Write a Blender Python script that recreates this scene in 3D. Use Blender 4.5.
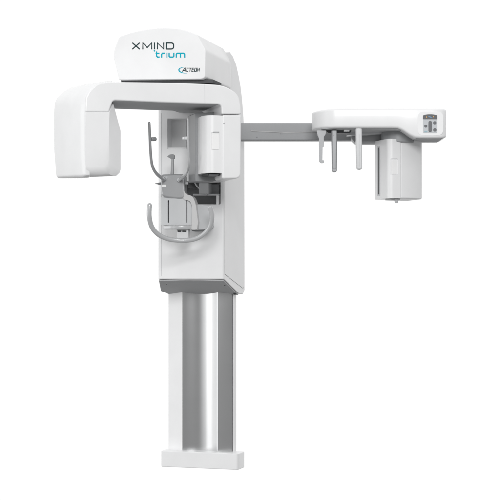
import bpy, bmesh, math
from mathutils import Vector
R = math.radians
S = 0.005                     # one unit of the drawing is 5 mm
CD = 1400.0                   # camera distance to the y = 0 plane, in units
HZ = 277.0                    # eye level

sc = bpy.context.scene
for o in list(bpy.data.objects): bpy.data.objects.remove(o)

# ---------------------------------------------------------------- camera
cam_d = bpy.data.cameras.new('camera')
cam = bpy.data.objects.new('camera', cam_d); sc.collection.objects.link(cam)
cam.location = (0, -CD*S, 0); cam.rotation_euler = (R(90), 0, 0)
cam_d.sensor_width = 36; cam_d.lens = 36*CD/500
cam_d.shift_x = 0; cam_d.shift_y = (HZ-250)/500
cam_d.clip_start = 0.1; cam_d.clip_end = 200
sc.camera = cam
sc.view_settings.view_transform = 'Standard'; sc.view_settings.look = 'None'
sc.view_settings.exposure = 0; sc.view_settings.gamma = 1

# ---------------------------------------------------------------- made-up surroundings (white behind, bright left and dark front bands shaped for metal reflections)
w = bpy.data.worlds.new('World'); sc.world = w; w.use_nodes = True
nt = w.node_tree; nt.nodes.clear()
def N(t, **k):
    n = nt.nodes.new(t)
    for a, b in k.items(): setattr(n, a, b)
    return n
tc = N('ShaderNodeTexCoord'); sep = N('ShaderNodeSeparateXYZ'); nt.links.new(tc.outputs['Generated'], sep.inputs[0])
def inp(n, i, v):
    if isinstance(v, (int, float)): n.inputs[i].default_value = v
    else: nt.links.new(v, n.inputs[i])
def M_(op, a, b=0.0, c=None):
    n = N('ShaderNodeMath', operation=op); inp(n, 0, a); inp(n, 1, b)
    if c is not None: inp(n, 2, c)
    return n.outputs[0]
def ss(v, a, b):              # smoothstep a -> b
    n = N('ShaderNodeMapRange', interpolation_type='SMOOTHSTEP'); inp(n, 0, v); inp(n, 1, a); inp(n, 2, b); inp(n, 3, 0.0); inp(n, 4, 1.0)
    return n.outputs[0]
def mix(f, a, b):             # a*(1-f)+b*f
    return M_('ADD', M_('MULTIPLY', a, M_('SUBTRACT', 1.0, f)), M_('MULTIPLY', b, f))
X, Y, Z = sep.outputs
az = M_('ARCTAN2', X, M_('MULTIPLY', Y, -1.0))        # 0 = towards the camera side, negative = left
LEFT_LIGHT, FRONT_DARK, RIGHT_DIM = 1.3, 0.33, 0.4  # levels of unseen light, shaped for column reflections and side tone
az_l = ss(az, R(-50), R(-22))                          # 0 left, 1 centre
az_r = ss(az, R(45), R(92))
front = mix(az_l, LEFT_LIGHT, FRONT_DARK)
front = mix(az_r, front, RIGHT_DIM)
up = ss(Z, 0.26, 0.55)
front = mix(up, front, 0.85)
back = ss(Y, 0.1, 0.5)
tot = mix(back, front, 1.03)
down = ss(Z, -0.20, -0.34)
downf = M_('MULTIPLY', ss(Z, 0.0, -0.25), ss(Y, 0.0, -0.3))
tot = mix(M_('MAXIMUM', down, downf), tot, 0.36)
bg = N('ShaderNodeBackground'); bg.inputs['Color'].default_value = (1, 1, 1, 1)
nt.links.new(tot, bg.inputs['Strength'])
wo = N('ShaderNodeOutputWorld'); nt.links.new(bg.outputs[0], wo.inputs[0])

# ---------------------------------------------------------------- lamps
def area(name, loc, target, sx, sy, power):
    l = bpy.data.lights.new(name, 'AREA'); l.shape = 'RECTANGLE'; l.size = sx; l.size_y = sy; l.energy = power
    o = bpy.data.objects.new(name, l); sc.collection.objects.link(o); o.location = loc
    o.rotation_euler = (Vector(target)-Vector(loc)).to_track_quat('-Z', 'Y').to_euler()
    return o
area('key_softbox', (-6.2, -2.1, 0.0), (-0.3, 0, 0.0), 2.8, 4.4, 36)
area('front_fill_light', (0.3, -7.6, 3.1), (0, 0, -0.3), 2.8, 2.0, 310)  # added fill light that brightens the front faces

# ---------------------------------------------------------------- materials
def mat(name, col, rough=0.35, metal=0.0, coat=0.0, bump=0.0, bscale=400, emit=None, var=0.02, spec=0.5, aniso=False):
    m = bpy.data.materials.new(name); m.use_nodes = True; t = m.node_tree; b = t.nodes['Principled BSDF']
    if isinstance(col, (int, float)): col = (col, col, col)
    b.inputs['Roughness'].default_value = rough; b.inputs['Metallic'].default_value = metal
    b.inputs['Coat Weight'].default_value = coat; b.inputs['Coat Roughness'].default_value = 0.08
    b.inputs['Specular IOR Level'].default_value = spec
    co = t.nodes.new('ShaderNodeTexCoord')
    no = t.nodes.new('ShaderNodeTexNoise'); no.inputs['Scale'].default_value = 9; no.inputs['Detail'].default_value = 3
    t.links.new(co.outputs['Object'], no.inputs['Vector'])
    mr = t.nodes.new('ShaderNodeMapRange'); mr.inputs[1].default_value = 0.3; mr.inputs[2].default_value = 0.7
    mr.inputs[3].default_value = 1-var; mr.inputs[4].default_value = 1+var
    t.links.new(no.outputs['Fac'], mr.inputs[0])
    vm = t.nodes.new('ShaderNodeVectorMath'); vm.operation = 'SCALE'; vm.inputs[0].default_value = col
    t.links.new(mr.outputs[0], vm.inputs['Scale']); t.links.new(vm.outputs[0], b.inputs['Base Color'])
    if bump:
        n2 = t.nodes.new('ShaderNodeTexNoise'); n2.inputs['Scale'].default_value = bscale; n2.inputs['Detail'].default_value = 2
        src = co.outputs['Object']
        if aniso:
            mp = t.nodes.new('ShaderNodeMapping'); mp.inputs['Scale'].default_value = (1, 1, 0.01)
            t.links.new(src, mp.inputs[0]); src = mp.outputs[0]
        t.links.new(src, n2.inputs['Vector'])
        bp = t.nodes.new('ShaderNodeBump'); bp.inputs['Strength'].default_value = bump; bp.inputs['Distance'].default_value = 0.0004
        t.links.new(n2.outputs['Fac'], bp.inputs['Height']); t.links.new(bp.outputs[0], b.inputs['Normal'])
    if emit:
        b.inputs['Emission Color'].default_value = (*emit, 1); b.inputs['Emission Strength'].default_value = 1.0
    return m
WHITE = mat('white gloss plastic', (0.80, 0.803, 0.808), 0.34, coat=0.2)
WHITE2 = mat('white satin plastic', (0.78, 0.783, 0.788), 0.45, coat=0.15)
SHELL = mat('pale shell plastic', (0.78, 0.785, 0.79), 0.22, coat=0.5)
LGREY = mat('light grey plastic', (0.54, 0.55, 0.56), 0.4, coat=0.2)
GREY = mat('mid grey plastic', (0.28, 0.287, 0.295), 0.42, coat=0.15)
DGREY = mat('dark grey plastic', (0.09, 0.093, 0.098), 0.45)
BLACK = mat('black plastic', (0.02, 0.022, 0.024), 0.4)
UNDER = mat('matt grey underside shade', (0.44, 0.446, 0.453), 0.75, spec=0.12)  # grey also carries the shade under the arm and side unit
UNDERD = mat('matt dark gap shade', (0.10, 0.103, 0.107), 0.8, spec=0.1)  # dark colour stands in for shade in the gaps
ALU = mat('brushed aluminium', (0.61, 0.615, 0.62), 0.24, metal=1.0, bump=0.05, bscale=900, aniso=True)
SATIN = mat('satin painted metal', (0.35, 0.356, 0.364), 0.42, metal=0.1, coat=0.1)
METAL = mat('satin metal casting', (0.44, 0.446, 0.455), 0.3, metal=0.55, coat=0.3, bump=0.15, bscale=700)
HANDLE = mat('grey coated tube', (0.50, 0.507, 0.515), 0.22, metal=0.15, coat=0.6)
STEEL = mat('steel', (0.45, 0.455, 0.46), 0.25, metal=0.9)
TUBEW = mat('white coated tube', (0.66, 0.668, 0.675), 0.3, coat=0.4)
INK = mat('dark lettering', (0.03, 0.052, 0.056), 0.8, spec=0.1)
BLUE = mat('blue lettering', (0.01, 0.36, 0.47), 0.8, spec=0.1)
SEAM = mat('seam shadow gap', (0.36, 0.365, 0.37), 0.8, spec=0.1)
PANEL = mat('control foil', (0.50, 0.52, 0.54), 0.4)
BTN = mat('rubber button', (0.13, 0.134, 0.142), 0.5)
AMBER = mat('amber indicator', (0.45, 0.27, 0.08), 0.4, emit=(0.22, 0.10, 0.02))
CYANL = mat('blue indicator', (0.12, 0.25, 0.4), 0.4, emit=(0.03, 0.08, 0.15))

# ---------------------------------------------------------------- helpers
class Plane:
    def __init__(s, px, y, yaw):
        s.o = Vector(((px-250)*(CD+y)/CD, y)); a = R(yaw)
        s.eu = Vector((math.cos(a), -math.sin(a))); s.ed = Vector((math.sin(a), math.cos(a)))
    def w(s, u, d, z):
        p = s.o + s.eu*u + s.ed*d
        return Vector((p.x, p.y, z))
    def tr(s, px, py, d=0):           # (u, z) of a picture point on this plane
        rx = (px-250)/CD; c = Vector((0, -CD))
        t = ((s.o + s.ed*d - c).dot(s.ed))/(rx*s.ed.x + s.ed.y)
        p = Vector((t*rx, -CD+t))
        return ((p-s.o).dot(s.eu), t*(HZ-py)/CD)
def fil(pts, n=7):                    # outline with rounded corners: (x, y[, r])
    out = []; L = len(pts)
    for i, p in enumerate(pts):
        r = p[2] if len(p) > 2 else 0
        P = Vector(p[:2])
        if r <= 0: out.append(tuple(P)); continue
        A = Vector(pts[i-1][:2])-P; B = Vector(pts[(i+1) % L][:2])-P
        la, lb = A.length, B.length; A.normalize(); B.normalize()
        ang = A.angle(B); t = min(r, la*0.49, lb*0.49)
        a = P+A*t; b = P+B*t
        for k in range(n+1):
            f = k/n
            q = a*(1-f)**2 + P*(2*f*(1-f)) + b*f*f
            out.append(tuple(q))
    return out
ROOT = None
def link(name, bm, material, parent, bev=0, seg=3, smooth=True, limit=28):
    bmesh.ops.recalc_face_normals(bm, faces=bm.faces)
    c = Vector()
    for v in bm.verts: c += v.co
    c /= max(1, len(bm.verts))
    for v in bm.verts: v.co = (v.co-c)*S
    me = bpy.data.meshes.new(name); bm.to_mesh(me); bm.free()
    me.materials.append(material)
    for p in me.polygons: p.use_smooth = smooth
    o = bpy.data.objects.new(name, me); sc.collection.objects.link(o)
    if parent is not None:
        o.parent = parent
        base = Vector(parent['_w']) if '_w' in parent else Vector()
        o.location = c*S-base
    else: o.location = c*S
    o['_w'] = tuple(c*S)
    if bev:
        md = o.modifiers.new('bevel', 'BEVEL'); md.width = bev*S; md.segments = seg; md.limit_method = 'ANGLE'
        md.angle_limit = R(limit); md.harden_normals = True
    elif smooth: me.set_sharp_from_angle(angle=R(35))
    return o
def loft(bm, rings, cap=True):
    vs = [[bm.verts.new(p) for p in r] for r in rings]
    n = len(vs[0])
    for a, b in zip(vs, vs[1:]):
        for i in range(n):
            bm.faces.new((a[i], a[(i+1) % n], b[(i+1) % n], b[i]))
    if cap: bm.faces.new(vs[0]); bm.faces.new(list(reversed(vs[-1])))
def prism(name, outline, pl, d0, d1, m, parent, bev=0, taper=None, **k):
    bm = bmesh.new(); uz = [pl.tr(x, y, d0) for x, y in outline]
    cu = sum(a for a, _ in uz)/len(uz); cz = sum(b for _, b in uz)/len(uz); t = taper or 1
    loft(bm, [[pl.w(u, d0, z) for u, z in uz], [pl.w(cu+(u-cu)*t, d1, cz+(z-cz)*t) for u, z in uz]])
    return link(name, bm, m, parent, bev, **k)
def multiloft(name, secs, pl, m, parent, bev=0, **k):    # [(d, outline)]
    bm = bmesh.new()
    loft(bm, [[pl.w(*(lambda q: (q[0], d, q[1]))(pl.tr(x, y, d))) for x, y in o] for d, o in secs])
    return link(name, bm, m, parent, bev, **k)
def plan(name, ud, pl, z0, z1, m, parent, bev=0, zf=None, **k):   # plan outline (u, d) extruded upright
    bm = bmesh.new()
    loft(bm, [[pl.w(u, d, zf(u, d) if zf else z0) for u, d in ud], [pl.w(u, d, z1) for u, d in ud]])
    return link(name, bm, m, parent, bev, **k)
def catmull(P, n=8):
    out = []; P = [P[0]]+list(P)+[P[-1]]
    for i in range(1, len(P)-2):
        a, b, c, d = [Vector(q) for q in P[i-1:i+3]]
        for k in range(n):
            t = k/n
            out.append(0.5*((2*b)+(c-a)*t+(2*a-5*b+4*c-d)*t*t+(3*b-a-3*c+d)*t**3))
    out.append(Vector(P[-2])); return out
def tube(name, pts, r, m, parent, seg=14, smoothpath=True, cap=True, flat=1.0, **k):
    P = catmull(pts) if smoothpath and len(pts) > 2 else [Vector(p) for p in pts]
    n = len(P); rr = r if isinstance(r, (list, tuple)) else (r, r)
    bm = bmesh.new(); rings = []
    T = [(P[min(i+1, n-1)]-P[max(i-1, 0)]).normalized() for i in range(n)]
    ref = Vector((0, 1, 0)) if abs(T[0].y) < 0.9 else Vector((1, 0, 0))
    def ring(c, t, rad):
        nonlocal ref
        a = (ref-t*ref.dot(t)).normalized(); ref = a; b = t.cross(a)
        return [c+a*math.cos(2*math.pi*j/seg)*rad*flat+b*math.sin(2*math.pi*j/seg)*rad for j in range(seg)]
    def rad(i): f = i/(n-1); return rr[0]*(1-f)+rr[1]*f
    if cap:
        for q in (0.15, 0.5, 0.8): rings.append(ring(P[0]-T[0]*rad(0)*math.sqrt(1-q*q)*0.9, T[0], rad(0)*q))
    for i in range(n): rings.append(ring(P[i], T[i], rad(i)))
    if cap:
        for q in (0.8, 0.5, 0.15): rings.append(ring(P[-1]+T[-1]*rad(n-1)*math.sqrt(1-q*q)*0.9, T[-1], rad(n-1)*q))
    loft(bm, rings); return link(name, bm, m, parent, **k)
def P3(px, py, y):                    # a picture point at world depth y
    f = (CD+y)/CD; return Vector(((px-250)*f, y, (HZ-py)*f))
def cyl(name, a, b, r, m, parent, bev=0, seg=28, r2=None):
    a = Vector(a); b = Vector(b); t = (b-a).normalized(); ref = Vector((0, 0, 1)) if abs(t.z) < .9 else Vector((1, 0, 0))
    u = (ref-t*ref.dot(t)).normalized(); v = t.cross(u); r2 = r if r2 is None else r2
    bm = bmesh.new()
    loft(bm, [[c+u*math.cos(2*math.pi*j/seg)*q+v*math.sin(2*math.pi*j/seg)*q for j in range(seg)] for c, q in ((a, r), (b, r2))])
    return link(name, bm, m, parent, bev)
def boolcut(o, cutter):
    md = o.modifiers.new('cut', 'BOOLEAN'); md.object = cutter; md.operation = 'DIFFERENCE'; md.solver = 'EXACT'
    # cut before bevel
    while o.modifiers[0].name != md.name:
        mods = list(o.modifiers); i = mods.index(md); o.modifiers.move(i, 0)
    bevs = [(q.name, q.width, q.segments, q.angle_limit) for q in o.modifiers if q.type == 'BEVEL']
    for q in list(o.modifiers):
        if q.type == 'BEVEL': o.modifiers.remove(q)
    bpy.context.view_layer.update()
    me = bpy.data.meshes.new_from_object(o.evaluated_get(bpy.context.evaluated_depsgraph_get()))
    o.modifiers.clear(); o.data = me
    for p in me.polygons: p.use_smooth = True
    for nme, wd, sg, al in bevs:
        q = o.modifiers.new('bevel', 'BEVEL'); q.width = wd; q.segments = sg; q.limit_method = 'ANGLE'; q.angle_limit = al; q.harden_normals = True
    bpy.data.objects.remove(cutter)
def rect(x0, y0, x1, y1, r=0): return fil([(x0, y0, r), (x1, y0, r), (x1, y1, r), (x0, y1, r)])
def strokes(name, lines, pl, d, wd, m, parent, th=0.12):    # flat lettering strokes on a face: px polylines, mitred
    bm = bmesh.new(); k = 0
    for ln in lines:
        w_ = wd
        if isinstance(ln, tuple): ln, w_ = ln
        closed = len(ln) > 2 and ln[0] == ln[-1]
        q = [Vector(pl.tr(x, y, d)) for x, y in (ln[:-1] if closed else ln)]
        n = len(q); L = []; Rr = []
        for i in range(n):
            if closed: a, b = q[i-1], q[(i+1) % n]
            else: a, b = q[max(i-1, 0)], q[min(i+1, n-1)]
            t1 = (q[i]-a); t2 = (b-q[i])
            if t1.length < 1e-6: t1 = t2
            if t2.length < 1e-6: t2 = t1
            t1.normalize(); t2.normalize(); nn = Vector((-t1.y-t2.y, t1.x+t2.x)); 
            if nn.length < 1e-3: nn = Vector((-t1.y, t1.x))
            nn.normalize(); mm = min(1.6, 1/max(0.3, nn.dot(Vector((-t1.y, t1.x)))))
            ww = w_[i] if isinstance(w_, (list, tuple)) else w_
            L.append(q[i]+nn*ww/2*mm); Rr.append(q[i]-nn*ww/2*mm)
        dd = d-th-0.004*k; k += 1
        f = [[bm.verts.new(pl.w(p.x, e, p.y)) for p in s] for e in (dd, d+0.3) for s in (L, Rr)]
        rg = range(n) if closed else range(n-1)
        for i in rg:
            j = (i+1) % n
            bm.faces.new((f[0][i], f[0][j], f[1][j], f[1][i])); bm.faces.new((f[0][i], f[2][i], f[2][j], f[0][j])); bm.faces.new((f[1][i], f[1][j], f[3][j], f[3][i]))
        if not closed:
            for i in (0, n-1): bm.faces.new((f[0][i], f[1][i], f[3][i], f[2][i]))
    return link(name, bm, m, parent, smooth=False)

# ---------------------------------------------------------------- the machine
YAW = 17
root = bpy.data.objects.new('dental_x_ray_machine', None); sc.collection.objects.link(root)
rb = P3(200, 469, 80)*S; root.location = rb; root['_w'] = tuple(rb)
root['label'] = 'white panoramic dental x-ray machine with U handle, grey column and long side arm'
root['category'] = 'x-ray machine'

# planes
CP = Plane(190, 25, YAW)       # carriage front
KP = Plane(200.5, 66, YAW)     # column front
HP = Plane(160, -50, YAW)      # head front
AP = Plane(165, -75, -17)      # rotating arm front
QP = Plane(176, -12, 8)        # chin support front
EP = Plane(380, -10, 0)        # cephalometric unit front
DP = Plane(390, 5, -20)        # cephalometric sensor

# ---- base foot
zb0, zb1 = KP.tr(200, 468.3, -9)[1], KP.tr(200, 452.2, -9)[1]
ul = KP.tr(161, 460, -9)[0]; ur = KP.tr(237.0, 460, -9)[0]
base = plan('base_foot', fil([(ul, 11.8, 1), (ul, -9, 1.2), (ur, -9, 3), (ur+1.6, -6.5, 1.5), (ur+1.6, 11.8, 1)]), KP, zb0, zb1, WHITE, root, bev=0.8)
# ---- column
def kp(px, d): return (KP.tr(px, 300, d)[0], d)
pl_ = [kp(169.0, 9), kp(169.6, 7.6), kp(182.4, 0.2)]
a0, a1 = kp(183.2, 0.6), kp(217.0, 0.6)
arc = []
for i in range(25):
    f = i/24; arc.append((a0[0]+(a1[0]-a0[0])*f, 0.6+6.0*4*f*(1-f)))
cs = pl_ + arc + [kp(218.0, 0.1), kp(231.6, 5.6), kp(232.4, 6.2), (kp(232.4, 6.2)[0]+0.3, 12), (kp(232.4, 6.2)[0]-1, 14), (pl_[0][0]+2, 14)]
column = plan('column', cs, KP, zb1-0.3, KP.tr(200, 250, 0)[1], ALU, root)
column.data.set_sharp_from_angle(angle=R(22))
sx = kp(232.4, 6.2)[0]+0.35
side = plan('column_edge_trim', [(sx, 6.4), (sx+0.7, 6.6), (sx+0.8, 16.5), (sx, 16.5)], KP, zb1-0.2, KP.tr(200, 262, 0)[1], WHITE, column, bev=0.3)
fx = pl_[2][0]; lx = pl_[0][0]
# white strip on the left flange, painting in the metal's bright reflection
plan('flange_reflection', [(lx-0.3, 9.2), (lx+0.25, 7.2), (fx-0.4, 0.1), (fx-0.1, 0.5), (lx+1, 9.4)], KP, zb1-0.2, KP.tr(200, 262, 0)[1], WHITE, column)

# ---- carriage: side profile across its width, with a shallow crease down the front
cl, cr = CP.tr(156.8, 260)[0], CP.tr(223.6, 260)[0]
def zc(py, d): return CP.tr(190, py, d)[1]
prof = [(0, zc(279, 0)), (52, zc(293.5, 45)), (66, zc(294, 60)), (72, zc(290, 72)), (71, zc(138, 72)), (68, zc(119, 68)), (63, zc(101, 63)), (58, zc(89, 58)), (52, zc(79, 52)), (43, zc(67, 43)), (31, zc(58, 31)), (21, zc(54, 22)), (0, zc(54, 0))]
bm = bmesh.new()
us = [(cl, 1), (cl+2.0, 0.35), (cl+4.4, 0), ((cl+cr)/2+2, -1.0), (cr-1.2, 0), (cr, 0.25)]
rings = []
for u, s in us:
    rings.append([CP.w(u, d+(s*4.5 if d < 1 else 0), z-(0 if not (d > 50 and z < 50) else (0))) for d, z in prof])
loft(bm, rings)
carriage = link('carriage', bm, WHITE, root, bev=1.0, limit=20)
cut = prism('cutter', rect(165.3, 118, 186.5, 148.5, 1), CP, -8, 12, LGREY, None)
boolcut(carriage, cut)
cut = prism('cutter', rect(176, 181, 218.0, 204, 1.5), CP, -8, 26, LGREY, None)
boolcut(carriage, cut)
# lining of the niches
prism('niche_lining', rect(177, 182, 217, 203.5, 1), CP, 25, 25.7, GREY, carriage)
prism('recess_lining', rect(166, 118.8, 186, 148), CP, 11.2, 11.8, WHITE2, carriage)
prism('recess_sill', rect(165.6, 147.6, 186.4, 149.6, .3), CP, -0.5, 11, WHITE, carriage, bev=.4)
prism('front_label', rect(165.2, 165.2, 170.6, 174.5, .3), CP, -0.25, 0.6, mat('white label', .88, .4), carriage)
# strip mouldings down the left edge
for px in (161.3,):
    u, _ = CP.tr(px, 200)
    dd = 0.9 if px < 160 else -0.1
    bm = bmesh.new(); loft(bm, [[CP.w(u+a, dd-0.1+b, z) for a, b in ((0, 0), (0.3, 0), (0.3, 1), (0, 1))] for z in (zc(276, 0), zc(112, 0))])
    link('edge_strip', bm, SEAM if px < 160 else LGREY, carriage)
# side panel on the right flank (proud by a hair with a gap line round it)
def side_pts(inset, off):
    pr = [(3.2+inset, zc(274.5, 0)+inset), (66-inset, zc(288.5, 66)+inset), (69-inset, zc(286, 66)+inset), (69-inset, zc(128, 66)-inset), (3.2+inset, zc(128, 0)-inset)]
    return [CP.w(cr+off, d, z) for d, z in pr]
bm = bmesh.new(); loft(bm, [side_pts(0, -0.5), side_pts(0, 0.12)]); link('panel_gap', bm, SEAM, carriage)
bm = bmesh.new(); loft(bm, [side_pts(0.4, -0.5), side_pts(0.4, 0.25)]); link('side_panel', bm, WHITE, carriage, bev=0.15)
plan('side_fairing', [(cl+1.5, 4.3), (cl-0.1, 5.6), (cl-10.2, 38), (cl-5, 52), (cl+2, 52)], CP, 0, zc(100, 20), WHITE, carriage, bev=.6, zf=lambda u, d: zc(279, 0)+(zc(293.5, 45)-zc(279, 0))*d/52)
# matt liner on the sloping underside
lz = lambda d: zc(279, 0)+(zc(293.5, 45)-zc(279, 0))*d/52
bm = bmesh.new(); loft(bm, [[CP.w(u, d, lz(d)+o-1.4) for u, d in ((cl+2.2, 1.2), (cr-0.6, 1.2), (cr-0.6, 51.5), (cl-4, 51.5), (cl-9.6, 37.5))] for o in (-0.25, 0.6)]); link('underside_grey_shade', bm, UNDER, carriage)
# screws in the sloping underside
def under(px, py, d): return P3(px, py, CP.w(CP.tr(px, py, d)[0], d, 0).y)
for px, py, d in ((166, 283.2, 12), (224.6, 284.2, 16)):
    c = CP.w(CP.tr(px, py, d)[0], d, zc(279, 0)-14.3/52*d-1.5)
    cyl('screw', c+Vector((0, 0.2, 0.8)), c+Vector((0, -0.25, -0.6)), 1.1, STEEL, carriage, bev=.2)
    cyl('screw_socket', c+Vector((0, -0.2, -0.55)), c+Vector((0, -0.3, -0.75)), 0.5, BLACK, carriage)
c = KP.w(KP.tr(233.5, 293, -2)[0], 3, KP.tr(233.5, 293.6, 0)[1]); cyl('guide_roller', c+Vector((-1.5, 0, 0)), c+Vector((1.5, 0, 0)), 1.1, BLACK, carriage, bev=.2)

# ---- head
hf = fil([(119, 79.8, 1.5), (112.7, 54, 6), (119.0, 36.6, 3), (140, 30.2, 20), (163, 27.6, 20), (182, 29.2, 14), (197.4, 34.7, 1.4), (205.6, 50, 2.2), (205.1, 77.0, 1.8), (202, 78.9, 2)])
uzf = [HP.tr(x, y) for x, y in hf]
cu = sum(a for a, _ in uzf)/len(uzf); cz = sum(b for _, b in uzf)/len(uzf)
bm = bmesh.new()
def hring(d, t, dz=0): return [HP.w(cu+(u-cu)*t, d, cz+(z-cz)*t+dz) for u, z in uzf]
loft(bm, [hring(0, 0.992), hring(0.8, 1.0), hring(80, 0.99, -0.5), hring(88, 0.95, -1.5), hring(93, 0.86, -3)])
head = link('head_housing', bm, WHITE, root, bev=0.5, limit=30)
# lettering X MIND
LW = 1.2
def arcp(cx, cy, rx, ry, a0, a1, n=8): return [(cx+rx*math.cos(R(a0+(a1-a0)*i/n)), cy-ry*math.sin(R(a0+(a1-a0)*i/n))) for i in range(n+1)]
xm = [[(132.4, 42.8), (139.7, 49.2)], [(132.4, 49.2), (139.7, 42.8)],
      [(142.8, 49.4), (142.8, 42.9), (147.3, 47.6), (151.8, 42.9), (151.8, 49.4)],
      [(154.5, 42.6), (154.5, 49.4)],
      [(157.4, 49.4), (157.4, 43.0), (163.6, 49.0), (163.6, 42.6)],
      [(166.2, 43.0), (171.4, 43.0)]+arcp(171.4, 45.2, 2.3, 2.2, 80, 0, 5)+arcp(171.4, 46.8, 2.3, 2.2, 0, -90, 5)+[(166.2, 49.0), (166.2, 43.0)]]
t1 = strokes('dark_lettering', xm, HP, 0, LW, INK, head)
BWd = 1.3
tr_ = [[(156.6, 51.4), (156.6, 56.0), (157.6, 57.1), (159.6, 57.1)], [(155.6, 53.4), (159.5, 53.4)],
       [(161.6, 57.6), (161.6, 54.4), (162.4, 53.3), (164.8, 53.3)],
       [(166.9, 52.8), (166.9, 57.6)],
       [(169.2, 52.8), (169.2, 56.2), (170.1, 57.1), (173.0, 57.1), (173.9, 56.2), (173.9, 52.8)],
       [(176.3, 57.6), (176.3, 54.2), (177.2, 53.3), (183.6, 53.3), (184.6, 54.2), (184.6, 57.6)], [(180.45, 53.5), (180.45, 57.6)],
       [(154.0, 50.3), (154.9, 51.3)]]
strokes('blue_lettering', tr_, HP, 0, BWd, BLUE, head)
def sk(l): return [(x+(70-y)*0.18, y) for x, y in l]
y0, y1, ym = 68.0, 71.6, 69.8
ac = [[(182.4, y1), (184.6, y0), (185.3, y0), (185.3, y1)], [(183.3, 70.6), (185.3, 70.6)],
      [(188.5, y0+.2), (186.7, y0+.2), (186.7, y1-.2), (188.5, y1-.2)],
      [(189.0, y0+.2), (191.4, y0+.2)], [(190.2, y0+.2), (190.2, y1)],
      [(193.9, y0+.2), (192.1, y0+.2), (192.1, y1-.2), (193.9, y1-.2)], [(192.1, ym), (193.7, ym)],
      [(194.7, y0+.2), (196.6, y0+.2), (196.6, y1-.2), (194.7, y1-.2), (194.7, y0+.2)],
      [(197.5, y1), (197.5, y0), (199.4, y1), (199.4, y0)]]
strokes('small_lettering', [sk(l) for l in ac], HP, 0, 0.68, INK, head)
cres = [(184.4, 67.3), (181.8, 67.5), (179.7, 68.5), (178.8, 69.9), (179.3, 71.3), (181.3, 72.5), (184.2, 73.2), (187.4, 73.4)]
strokes('crescent_logo', [(cres, [0.1, 0.45, 0.9, 1.15, 1.15, 0.85, 0.5, 0.1])], HP, 0, 1, BLUE, head)

# ---- neck and rotation bearing under the head
hub = Plane(178, -20, YAW)
c = hub.w(2, 0, 0); zt = (HZ-83)*0.985; 
cyl('rotation_bearing', (c.x, c.y, zt-6), (c.x, c.y, zt+7), 22, DGREY, root, bev=.5, seg=48)
prism('head_gap_shade', fil([(121, 79.4, .5), (213, 79.2, .5), (213, 82.8, .5), (121, 82.8, .5)]), Plane(160, -44, YAW), 0, 26, UNDERD, head, bev=.3)  # dark plate painting the shadow between head and arm
prism('bearing_housing', fil([(166, 100, 2), (226, 100, 2), (226, 107.5, 2), (205, 108.8, 2), (166, 108.8, 2)]), Plane(178, -14, YAW), 0, 36, GREY, root, bev=1)

# ---- rotating arm: beam
bo = fil([(85.6, 112, 0), (85.6, 98, 0), (89, 91, 6), (97, 83.4, 7), (110, 81.8, 9), (160, 82.4, 0), (205, 83.9, 0), (224, 85.2, 12), (238.5, 94, 13), (241.3, 107, 5), (241.3, 114.2, 0), (221.8, 114.2, 0), (221.4, 104.2, 4.0), (160, 102.2, 0), (113, 100.2, 3), (109, 112, 0)])
arm = prism('rotating_arm', bo, AP, 0, 64, WHITE, root, bev=1.3, seg=4)
strokes('arm_seam', [[(204.6, 84.6), (204.8, 104.2)]], AP, 0, 0.3, LGREY, arm, th=0.05)
u0, z0 = AP.tr(114.5, 100.4, 2); u1, z1 = AP.tr(219.5, 104.1, 2)
bm = bmesh.new(); loft(bm, [[AP.w(u, d, z+o) for u, d, z in ((u0, 2, z0), (u1, 2, z1), (u1, 62.5, z1), (u0, 62.5, z0))] for o in (-0.5, 1.5)]); link('underside_grey_shade', bm, UNDER, arm, bev=.2)  # added plate, underside shade put into its grey colour
# ---- right cover and sensor box
cov = prism('sensor_arm_cover', fil([(222.3, 114.9, 0), (241.3, 114.9, 0), (241.0, 178.4, 6), (222.3, 178.8, 2.5)]), AP, 0, 60, WHITE, root, bev=1.6, seg=4)
cyl('screw', AP.w(*(lambda q: (q[0], 0.3, q[1]))(AP.tr(223.9, 123.2))), AP.w(*(lambda q: (q[0], -0.1, q[1]))(AP.tr(223.9, 123.2))), 0.55, GREY, cov)
q0 = AP.tr(203.2, 140, 6); q1 = AP.tr(222.0, 140, 2)
bp = fil([(q0[0]+0.2, 28, 0), (q0[0], 9, 5), (q0[0]+5.5, 1.2, 5), (q1[0], 1.2, 0), (q1[0], 28, 0)], n=8)
zt_, zb_ = AP.tr(210, 115.2, 2)[1], AP.tr(210, 172.8, 2)[1]
box = plan('sensor_housing', bp, AP, zb_, zt_, WHITE, root, bev=1.0, limit=50)
box.modifiers['bevel'].segments = 4
wcut = prism('cutter', rect(212.0, 132.2, 219.6, 150.0, 0.6), AP, 0, 1.9, WHITE, None); boolcut(box, wcut)
prism('grip_pad', rect(212.3, 133.4, 219.2, 149.6, 0.5), AP, 1.35, 2.2, mat('bright pad', .86, .35), box, bev=.3)
prism('grip_notch', rect(213.2, 131.6, 219.4, 132.6, 0.3), AP, 1.0, 1.5, LGREY, box)
mount = prism('sensor_mount', fil([(195.2, 113, 1), (222.6, 112, 1), (222.6, 179.5, 2), (215, 181.0, 2), (195.6, 181.4, 2)]), AP, 27, 54, GREY, root, bev=1.2)
prism('sensor_gap_shade', fil([(207, 171, 0), (221.8, 171, 0), (221.8, 175.5, 1), (207, 175.5, 1)]), AP, 7, 26, UNDERD, root, bev=1.2)  # dark block painted as the shaded gap below the sensor housing
prism('latch', fil([(209.5, 174, .5), (219.5, 174, .5), (217, 176.3, .5), (209.5, 176.3, .5)]), AP, 4.5, 9, DGREY, cov, bev=.3)

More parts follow.
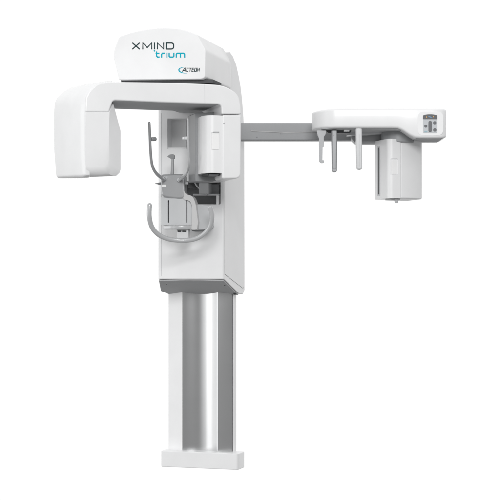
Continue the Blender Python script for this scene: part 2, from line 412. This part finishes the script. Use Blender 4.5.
# ---- tube head (left drop) : front cover, flank, big rear shell
fo = fil([(85.8, 112.6), (109.0, 112.6), (109, 170), (109, 175.6, 2), (87, 176.0, 2)])
def tsec(b, xr, ins):   # bottom edge, right flank position, inset
    return [(85.9, 112.4), (109.6+(xr-109)*.32, 112.4), (xr, 131+(ins*2)), (xr, b-9), (xr-1.2, b-3), (xr-4.5, b-.4), (90, b), (86.4, b-2), (85.9, b-8), (85.9, 140)]
def tring(k):
    th_ = R(15*k); f = 1-math.cos(th_); d = 0.3+8.7*f; b = 167+9.5*math.sin(th_); xr = 109+11.6*f
    return (d, [(85.9, 112.4-4*f), (109.6+3.6*f, 112.4-9*f), (xr, 131), (xr, b-10+3*f), (xr-1.2, b-4.4+.8*f), (xr-4.5, b-.6), (90, b+.6*f), (86.4, b-2), (85.9, b-8), (85.9, 140)])
th = multiloft('tube_head_cover', [tring(k) for k in range(7)]+[(60, [(90, 110), (112, 110), (114, 131), (114, 164), (113, 170), (109, 173), (96, 174), (92, 172), (90, 168), (90, 140)])], AP, WHITE, root)
th.data.set_sharp_from_angle(angle=R(32))
# rear shell: from the front seam outwards and back
def shell_o(dx, dy, dr, bx, by):
    return fil([(85.4+dx, 172+by, 0), (85.2+dx, 112+dy, 0), (86.4+dx*.97, 99+dy, 10), (97+dx*.75, 84.2+dr, 9), (112+dx*.5, 81.9+dr, 0), (112, 100, 0), (104, 112, 0), (104, 176+by, 0), (88.5+dx+bx, 176.2+by, 3.5)])
def shp(L, x0): return L
A_ = fil([(85.2, 150, 0), (85.2, 112, 0), (85.8, 98.5, 11), (97, 83.2, 9), (112, 81.7, 0), (112, 99, 0), (90, 112, 0), (90, 175, 0), (86.0, 175.4, 3.5)])
B_ = fil([(79.2, 150, 0), (79.2, 112, 0), (80.2, 98.2, 11), (90, 83.4, 10), (112, 80.6, 0), (112, 99, 0), (90, 112, 0), (90, 177.4, 0), (81.0, 177.8, 4.5)])
C_ = fil([(54.0, 150, 0), (53.8, 114, 0), (54.8, 98.6, 13), (70, 86.6, 14), (112, 80.3, 0), (112, 99, 0), (84, 112, 0), (84, 178.3, 0), (56.2, 178.4, 4.0)])
shell = multiloft('tube_head_shell', [(1.4, A_), (6, B_), (70, C_)], AP, SHELL, root, bev=0.9, limit=40)

# ---- chin support assembly
def qp(x, y, d=0): u, z = QP.tr(x, y, d); return QP.w(u, d, z)
# curved bracket block
bl = []
u0, u1 = QP.tr(160.3, 180)[0], QP.tr(184.2, 180)[0]
for i in range(13):
    f = i/12; bl.append((u0+(u1-u0)*f, 1.6-1.6*math.sin(math.pi*f)))
bl += [(u1, 14), (u0, 14)]
zt, zb = QP.tr(170, 174.4)[1], QP.tr(170, 199.0)[1]
br = prism('bracket_block', fil([(160.3, 174.2, 3), (173, 174.0, 4), (184.4, 174.2, 3), (184.8, 190, 2), (184.6, 198.0, 2), (180, 199.4, 3), (168, 198.2, 3), (161.6, 196.4, 3.4), (160.2, 190, 2)]), QP, 0, 14, METAL, root, bev=2.2, seg=6)
prism('label_plate', rect(161.6, 184.6, 165.9, 187.2, .2), QP, -0.45, 3, mat('label white', .85, .4), br)
cyl('bolt', qp(163.8, 179.3, 3), qp(163.8, 179.3, -2.0), 2.0, GREY, br, bev=.4)
cyl('bolt', qp(179.0, 179.8, 3), qp(179.0, 179.8, -2.2), 2.0, LGREY, br, bev=.4)
cyl('side_pin', qp(161, 183.6, 5), qp(157.6, 183.6, 5), 1.5, GREY, br, r2=0.8); cyl('side_pin', qp(157.7, 183.6, 5), qp(155.2, 183.6, 5), 0.7, GREY, br, r2=.3)
cyl('side_pin', qp(184, 183.4, 5), qp(188.6, 183.4, 5), 1.4, LGREY, br, bev=.3)
# chin panel with two slots
ch = []
u0, u1 = QP.tr(160.5, 210)[0], QP.tr(192.5, 210)[0]
for i in range(17):
    f = i/16; ch.append((u0+(u1-u0)*f, 3.6-2.8*math.sin(math.pi*f)))
ch += [(u1, 16), (u0, 16)]
chin = plan('chin_panel', ch, QP, QP.tr(170, 224.8)[1], QP.tr(170, 197)[1], LGREY, root, bev=0.5, limit=50)
for px in (167.8, 186.0):
    cc = prism('cutter', rect(px-0.65, 200, px+0.65, 222.6, .5), QP, -2, 6, DGREY, None); boolcut(chin, cc)
    prism('slot_lining', rect(px-0.75, 199.8, px+0.75, 222.8, .5), QP, 3.6, 5.2, DGREY, chin)
tr2 = []
u0, u1 = QP.tr(162.2, 226)[0], QP.tr(193.6, 226)[0]
for i in range(17):
    f = i/16; tr2.append((u0+(u1-u0)*f, 2.0-5.6*math.sin(math.pi*f)))
tr2 += [(u1, 16), (u0, 16)]
def trz(u, d): return QP.tr(170, 229.6)[1] - 0.5
tray = plan('chin_tray', tr2, QP, QP.tr(170, 229.4)[1], QP.tr(170, 225.2)[1], HANDLE, root, bev=1.3, limit=50)
# sweeping side cheek of the chin panel
ck = prism('support_bracket', fil([(183.2, 188.5, 1), (185.5, 194.6, 5), (192.5, 195.6, 5), (195.6, 203, 4), (198.0, 222, 1), (197.0, 229.6, 2), (191.5, 229.8, 1), (192.3, 206, 3), (190.2, 200.6, 3), (183.2, 199.6, 2)]), QP, 0.4, 15, mat('pale grey plastic', .58, .35), root, bev=1.8, seg=5)
prism('bearing_block', fil([(197.0, 204, 1.5), (208.6, 205.6, 2), (210.6, 226, 2), (206, 229.2, 2), (197.5, 229.8, 1)]), QP, 9, 36, LGREY, root, bev=1.4)
prism('arm_mount', fil([(190, 226), (208, 226), (206.5, 231, 2), (192, 231.5, 1)]), QP, 18, 40, GREY, root, bev=1)
cab = prism('connector_box', fil([(176.6, 229, .5), (188.4, 229, .5), (188.0, 239.6, 1), (177.2, 239.6, 1)]), QP, 2.5, 14, TUBEW, root, bev=.6)
for a, b in ((177.6, 181.2), (182.2, 186.0)): prism('socket', rect(a, 230.6, b, 232.0, .2), QP, 2.25, 4, BLACK, cab)
# U handle
hp = [(149.6, 205.2, -34), (149.3, 216, -34), (151.5, 226, -30), (156.5, 233, -26), (164, 237.6, -22), (174, 240, -19), (186, 240.4, -18), (197, 238.2, -20), (205.5, 232.6, -24), (210.8, 225, -28), (212.2, 216, -32), (210.2, 207, -34)]
tube('grab_handle', [P3(*p) for p in hp], 2.35, HANDLE, root, seg=20)
# temple supports
t_l = tube('temple_support', [P3(*p) for p in [(149.3, 123, -46), (150.0, 140, -44), (150.8, 155, -42), (152.4, 166, -38), (156.5, 173.5, -30), (163, 178.8, -15)]], (1.25, 1.45), METAL, root, flat=1.6)
cyl('temple_pad', P3(151.5, 139.2, -44), P3(155.6, 139.0, -40), 1.9, GREY, t_l, bev=.5)
t_r = tube('temple_support', [P3(*p) for p in [(187.7, 119, -58), (188.1, 140, -57), (188.7, 155, -55), (188.9, 165, -50), (186.2, 173.5, -36), (179.6, 179.6, -15)]], (1.0, 1.2), HANDLE, root, flat=1.6)
cyl('temple_pad', P3(187.6, 138.5, -57), P3(184.2, 138.5, -57), 2.0, LGREY, t_r, bev=.5)
cyl('pad_tip', P3(184.6, 138.5, -57), P3(182.2, 138.2, -57), 1.5, TUBEW, t_r, bev=.6)
# bite post
post = tube('bite_post', [P3(172.6, 157.5, -6), P3(172.6, 165, -6), P3(172.4, 171, -6), P3(172.2, 175.5, -6)], (1.15, 1.9), SATIN, root)
prism('bite_head', fil([(167.2, 156.6, .4), (169.4, 154.6, .8), (173.2, 154.0, 1), (174.3, 155.2, .6), (174.2, 158.6, .8), (171.2, 159.0, 1)]), QP, 4, 8, GREY, post, bev=.5)
# three-lobed locking knob
kn = prism('locking_knob', fil([(190.6, 178.8, .8), (193.4, 179.6, .5), (197.8, 188.4, 1.0), (196.4, 190.4, 1), (192.0, 188.6, 3), (187.2, 188.8, 1), (188.4, 184.6, 3)]), QP, 2, 8, BLACK, root, bev=.8)
tube('clamp_strap', [P3(*p) for p in [(191, 179.2, -14), (194, 181.2, -14), (196.2, 185, -14), (199, 188.2, -14)]], 0.7, LGREY, root)
# mechanism inside the niche
mech = prism('lift_block', fil([(199.0, 183.0, .5), (208.6, 183.0, .5), (208.6, 193.8, .5), (199.0, 193.8, .5)]), CP, -1, 20, LGREY, root, bev=.7)
prism('guide_rail', rect(193, 193.8, 219, 195.6, .4), CP, 1, 8, LGREY, mech, bev=.3)
prism('guide_block', rect(209, 184.2, 219, 194.6, .4), CP, 9, 20, GREY, mech, bev=.5)
cyl('screw', CP.w(CP.tr(206, 195)[0], -0.6, CP.tr(206, 194.9)[1]), CP.w(CP.tr(206, 195)[0], 2, CP.tr(206, 194.9)[1]), 0.9, STEEL, mech, bev=.2)
prism('niche_edge', fil([(216.3, 195.4, 0), (218.6, 195.4, .8), (218.6, 204.6, .8), (216.3, 204.6, 0)]), CP, -0.6, 2, WHITE, carriage, bev=.3)

# ---- horizontal tube to the cephalometric unit
TP = Plane(300, 52, 0)
tl, trr = TP.tr(238, 131)[0], TP.tr(388, 131)[0]
za, zb = TP.tr(300, 122.8)[1], TP.tr(300, 140.2)[1]
sec = fil([(0, za, 1.6), (17, za, 4), (17, zb, 4), (0, zb, 1.6)], n=6)
bm = bmesh.new(); loft(bm, [[TP.w(u, d, z) for d, z in sec] for u in (tl, trr)])
bar = link('support_tube', bm, mat('grey painted tube', (0.33, 0.336, 0.344), 0.5, spec=0.3), root); 
def on_bar(x, y, d=-0.3): u, z = TP.tr(x, y, d); return (u, z)
prism('cable_cover', fil([(250, 130.4, .2), (286, 132.2, .2), (318, 131.7, .1), (318, 132.3, .1), (286, 132.9, .2), (252, 131.4, .2)]), TP, -0.5, 1, mat('cable cover grey', .40, .5), bar, bev=.3)
for x, y in ((257, 136.8), (281, 133.4)): q = on_bar(x, y); cyl('screw', TP.w(q[0], -1.0, q[1]), TP.w(q[0], 0.3, q[1]), 0.55, GREY, bar)
# ---- cephalometric unit
def ep(px, d): return EP.tr(px, 120, d)[0]
zT, zB = EP.tr(380, 109.0)[1], EP.tr(380, 128.2)[1]
# long body with a half round nose: stacked rings for soft top and bottom edges, right part dropped for the panel head
eo = [(312.8, 112.8, 1.5), (318, 110.4, 3), (336, 108.9, 6), (443, 109.2, 3), (446.6, 113, 3), (446.2, 135.8, 3), (440, 138.0, 3), (418, 137.6, 8), (410.5, 135.2, 7), (404, 129.6, 9), (396, 127.8, 6), (340, 127.4, 6), (318, 127.6, 3), (313.4, 125.4, 2)]
bm = bmesh.new()
ol = fil(eo)
uz = [EP.tr(x, y, 0) for x, y in ol]
nose = ep(312.8, 0); Rn = 24
def endd(u):                          # front surface swings back round the nose
    t = (nose+Rn-u)/Rn
    return 0 if t <= 0 else 26*(1-math.sqrt(max(0, 1-min(1, t)**2)))
# build as plan sweep: columns along u, each with its own top, bottom
xs = [312.9+0.0, 313.2, 314, 315.5, 318, 321, 325, 330, 336, 345, 370, 392, 398, 402, 405, 408, 411, 415, 420, 432, 441, 444, 445.8, 446.5]
def topy(x): return 108.5 + (1.9*max(0, (336-x)/23)**1.5) + (0.9*max(0, (x-442)/4.5)**2)
def boty(x):
    if x <= 396: return 127.9 - 0.6*max(0, (330-x)/17)
    if x >= 418: return 137.9 - 1.2*max(0, (x-441)/5.5)**2
    f = (x-396)/22; return 127.9 + 10.0*(f*f*(3-2*f))
DEPTH = 50
rings = []
for x in xs:
    u = ep(x, 0); df = endd(u)
    dr = 0.9*max(0, (x-440)/6.5)**2*4
    zt_, zb_ = EP.tr(x, topy(x))[1], EP.tr(x, boty(x))[1]
    r = 2.2; ring = []
    f0 = df+dr; b0 = DEPTH-df*0.9-dr
    for k in range(6):
        a = R(90*k/5); ring.append((f0+r-r*math.sin(a), zt_-r+r*math.cos(a)))
    for k in range(6):
        a = R(90*k/5); ring.append((f0+r-r*math.cos(a), zb_+r-r*math.sin(a)))
    ring += [(b0-r, zb_), (b0, zb_+r), (b0, zt_-r), (b0-r, zt_)]
    rings.append([EP.w(u, d, z) for d, z in ring])
loft(bm, rings)
ceph = link('cephalometric_unit', bm, WHITE, root)
ceph.data.set_sharp_from_angle(angle=R(60))
# darker underside tray and mounting
prism('underside_grey_shade', fil([(416, 138.0, 0), (443, 138.0, 0), (443, 138.4, 0), (416, 138.4, 0)]), EP, 4, 46, UNDER, ceph, bev=.2)  # added strip whose grey gives the underside its shade
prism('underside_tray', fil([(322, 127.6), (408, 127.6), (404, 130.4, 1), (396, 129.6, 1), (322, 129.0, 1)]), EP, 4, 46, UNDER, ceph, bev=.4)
prism('mount_bracket', fil([(351, 130, 1), (410, 130, 1), (410, 144.5, 2), (385, 143.2, 2), (356, 143.6, 3), (351.5, 139, 2)]), EP, 44, 60, SATIN, root, bev=1)
prism('mount_plate', fil([(347, 131.6, .5), (382, 131.0, .5), (382, 133.6, .5), (347, 135.4, .5)]), EP, 30, 42, LGREY, root, bev=.4)
cyl('swivel', P3(398, 128, 24), P3(398, 143.5, 24), 17, GREY, root, bev=1, seg=40)
for x0, x1 in ((344, 349.4),): prism('spacer', rect(x0, 128.6, x1, 131.4, .3), EP, 8, 14, TUBEW, ceph, bev=.2)
prism('rod_carrier', fil([(324, 129, .3), (352, 128.8, .3), (350, 133.4, 1), (328, 133.0, 1)]), EP, 16, 26, DGREY, ceph, bev=.4)

# rods
def rod(name, parts, m):
    o = None
    for nme, poly, d0, d1, b in parts:
        q = prism(nme if o else name, poly, EP, d0, d1, m if nme != 'tip' else TUBEW, root if o is None else o, bev=b, seg=4)
        o = o or q
    return o
LR = mat('clear grey plastic', (0.44, 0.448, 0.46), 0.22, coat=0.4)
WR = mat('white rod plastic', (0.62, 0.627, 0.635), 0.3, coat=0.4)
DR = mat('graphite rod', (0.30, 0.306, 0.314), 0.35, metal=0.2)
rod('ear_rod', [('r', fil([(317.0, 130.5, .5), (326.2, 130.5, .5), (325.6, 134.6, 1), (323.9, 136.4, 1), (323.8, 146.6, .3), (322.6, 147.2, .3), (322.4, 160.0, .5), (324.2, 160.4, 1), (324.0, 162.6, 1.5), (321.4, 163.2, 1.4), (319.2, 161.4, 1.4), (319.0, 137.5, 1), (317.4, 134.6, 1)]), 8, 12.5, 0.7)], LR)
n_ = rod('nasal_rod', [('r', fil([(331.2, 129.6, 2), (337.4, 129.6, 2), (337.0, 171.8, 2.2), (332.0, 171.8, 2.2)]), 8, 13, 1.4), ('screw', rect(332.6, 134.0, 334.0, 135.6, .6), 7.6, 8.4, .1), ('rod_tip', fil([(331.8, 168.6, 1), (337.2, 168.6, 1), (336.8, 172.0, 2), (332.2, 172.0, 2)]), 7.5, 13.5, .8)], DR)
rod('ear_rod', [('r', fil([(355.6, 127.6, 2.4), (362.2, 127.6, 2.4), (362.4, 169.6, 2.8), (356.6, 169.8, 2.8)]), 2, 8, 2.3), ('rod_rib', rect(358.9, 134, 359.7, 166, .3), 1.7, 3, .2)], WR)

# ---- cephalometric sensor below
za, zb = DP.tr(400, 139)[1], DP.tr(400, 198.2)[1]
v0 = DP.tr(389.8, 170)[0]; v1 = DP.tr(400.6, 170)[0]; v2 = DP.tr(423, 170, 4)[0]
sb = plan('cephalometric_sensor', fil([(v0-2.0, 31, 1), (v0-1.5, 3, 3), (v0+2.0, 0, 3), (v1, -0.2, 0), (v1, 31, 1)]), DP, zb, za, WHITE, root, bev=1.0, limit=45)
ps = []
for i in range(9):
    f = i/8; ps.append((v1+0.5+(v2-v1-0.5)*f, 0.2+6.5*f**2.2))
sh = plan('sensor_back_shell', ps+[(v2+0.8, 9), (v2+0.8, 40), (v1+0.5, 40)], DP, DP.tr(410, 198.6)[1], za, WHITE2, root, bev=1.4, limit=45)
sh.modifiers['bevel'].segments = 4
cc = prism('cutter', rect(391.6, 158.4, 398.8, 174.6, .4), DP, -2, 0.9, WHITE, None); boolcut(sb, cc)
prism('grip_pad', rect(391.9, 159.8, 398.2, 174.2, .4), DP, 0.35, 1.4, mat('bright pad', .86, .35), sb, bev=.25)
# slit on its left side
bm = bmesh.new(); zs0, zs1 = DP.tr(380, 193.0)[1], DP.tr(380, 145.6)[1]
loft(bm, [[DP.w(v0-2.35, d, z) for d, z in ((20, zs0), (22.6, zs0), (22.6, zs1), (20, zs1))], [DP.w(v0-1.0, d, z) for d, z in ((20, zs0), (22.6, zs0), (22.6, zs1), (20, zs1))]])
link('beam_slit', bm, BLACK, sb)
bm = bmesh.new(); zs0 -= 1.6; zs1 += 1.6
loft(bm, [[DP.w(v0-2.12, d, z) for d, z in ((18.6, zs0), (24.6, zs0), (24.6, zs1), (18.6, zs1))], [DP.w(v0-1.0, d, z) for d, z in ((18.6, zs0), (24.6, zs0), (24.6, zs1), (18.6, zs1))]])
link('slit_frame', bm, LGREY, sb)
c = P3(396.4, 198.5, 14); cyl('release_knob', c, c+Vector((0, 0, -4.6)), 2.8, LGREY, root, bev=.8, r2=1.5)
prism('release_plate', fil([(389, 197.6, .5), (401, 197.6, .5), (399.5, 200.2, 1), (391.5, 199.8, 1)]), DP, 6, 18, LGREY, root, bev=.4)

# ---- control panel
FP = EP
cp = prism('control_panel', rect(417.8, 111.6, 443.4, 135.4, 6), FP, -0.2, 2, WHITE, root, bev=.18)
prism('foil', rect(423.2, 115.0, 437.0, 132.8, 1.0), FP, -0.6, 0, PANEL, cp, bev=.1)
prism('screen', fil([(423.1, 119.2, .3), (423.2, 115.2, 1), (427, 114.3, 4), (433, 114.3, 4), (437.0, 115.2, 1), (437.1, 119.2, .3)]), FP, -0.9, 0, DGREY, cp, bev=.15)
prism('button', rect(428.5, 120.9, 431.8, 132.0, 2.0), FP, -1.0, 0, BTN, cp, bev=.25)
for x, y, r in ((434.6, 122.8, 1.55), (434.7, 130.0, 1.65), (425.7, 126.2, 1.5)):
    q = FP.tr(x, y); cyl('button', FP.w(q[0], -1.0, q[1]), FP.w(q[0], 0, q[1]), r, BTN, cp, bev=.25)
for x, y in ((426.6, 117.0), (433.4, 116.7)): prism('indicator', rect(x-.45, y-.55, x+.45, y+.55, .2), FP, -1.0, -.8, AMBER, cp)
strokes('display_text', [[(428.4, 116.3), (430.4, 116.3)], [(429.6, 117.7), (432.2, 117.7)]], FP, -0.9, 0.5, CYANL, cp, th=.06)
strokes('panel_mark', [[(424.4, 131.2), (427.6, 131.2)], [(424.4, 132.0), (427.0, 132.0)]], FP, -0.6, 0.4, BLUE, cp, th=.06)

for o in bpy.data.objects:
    if '_w' in o: del o['_w']
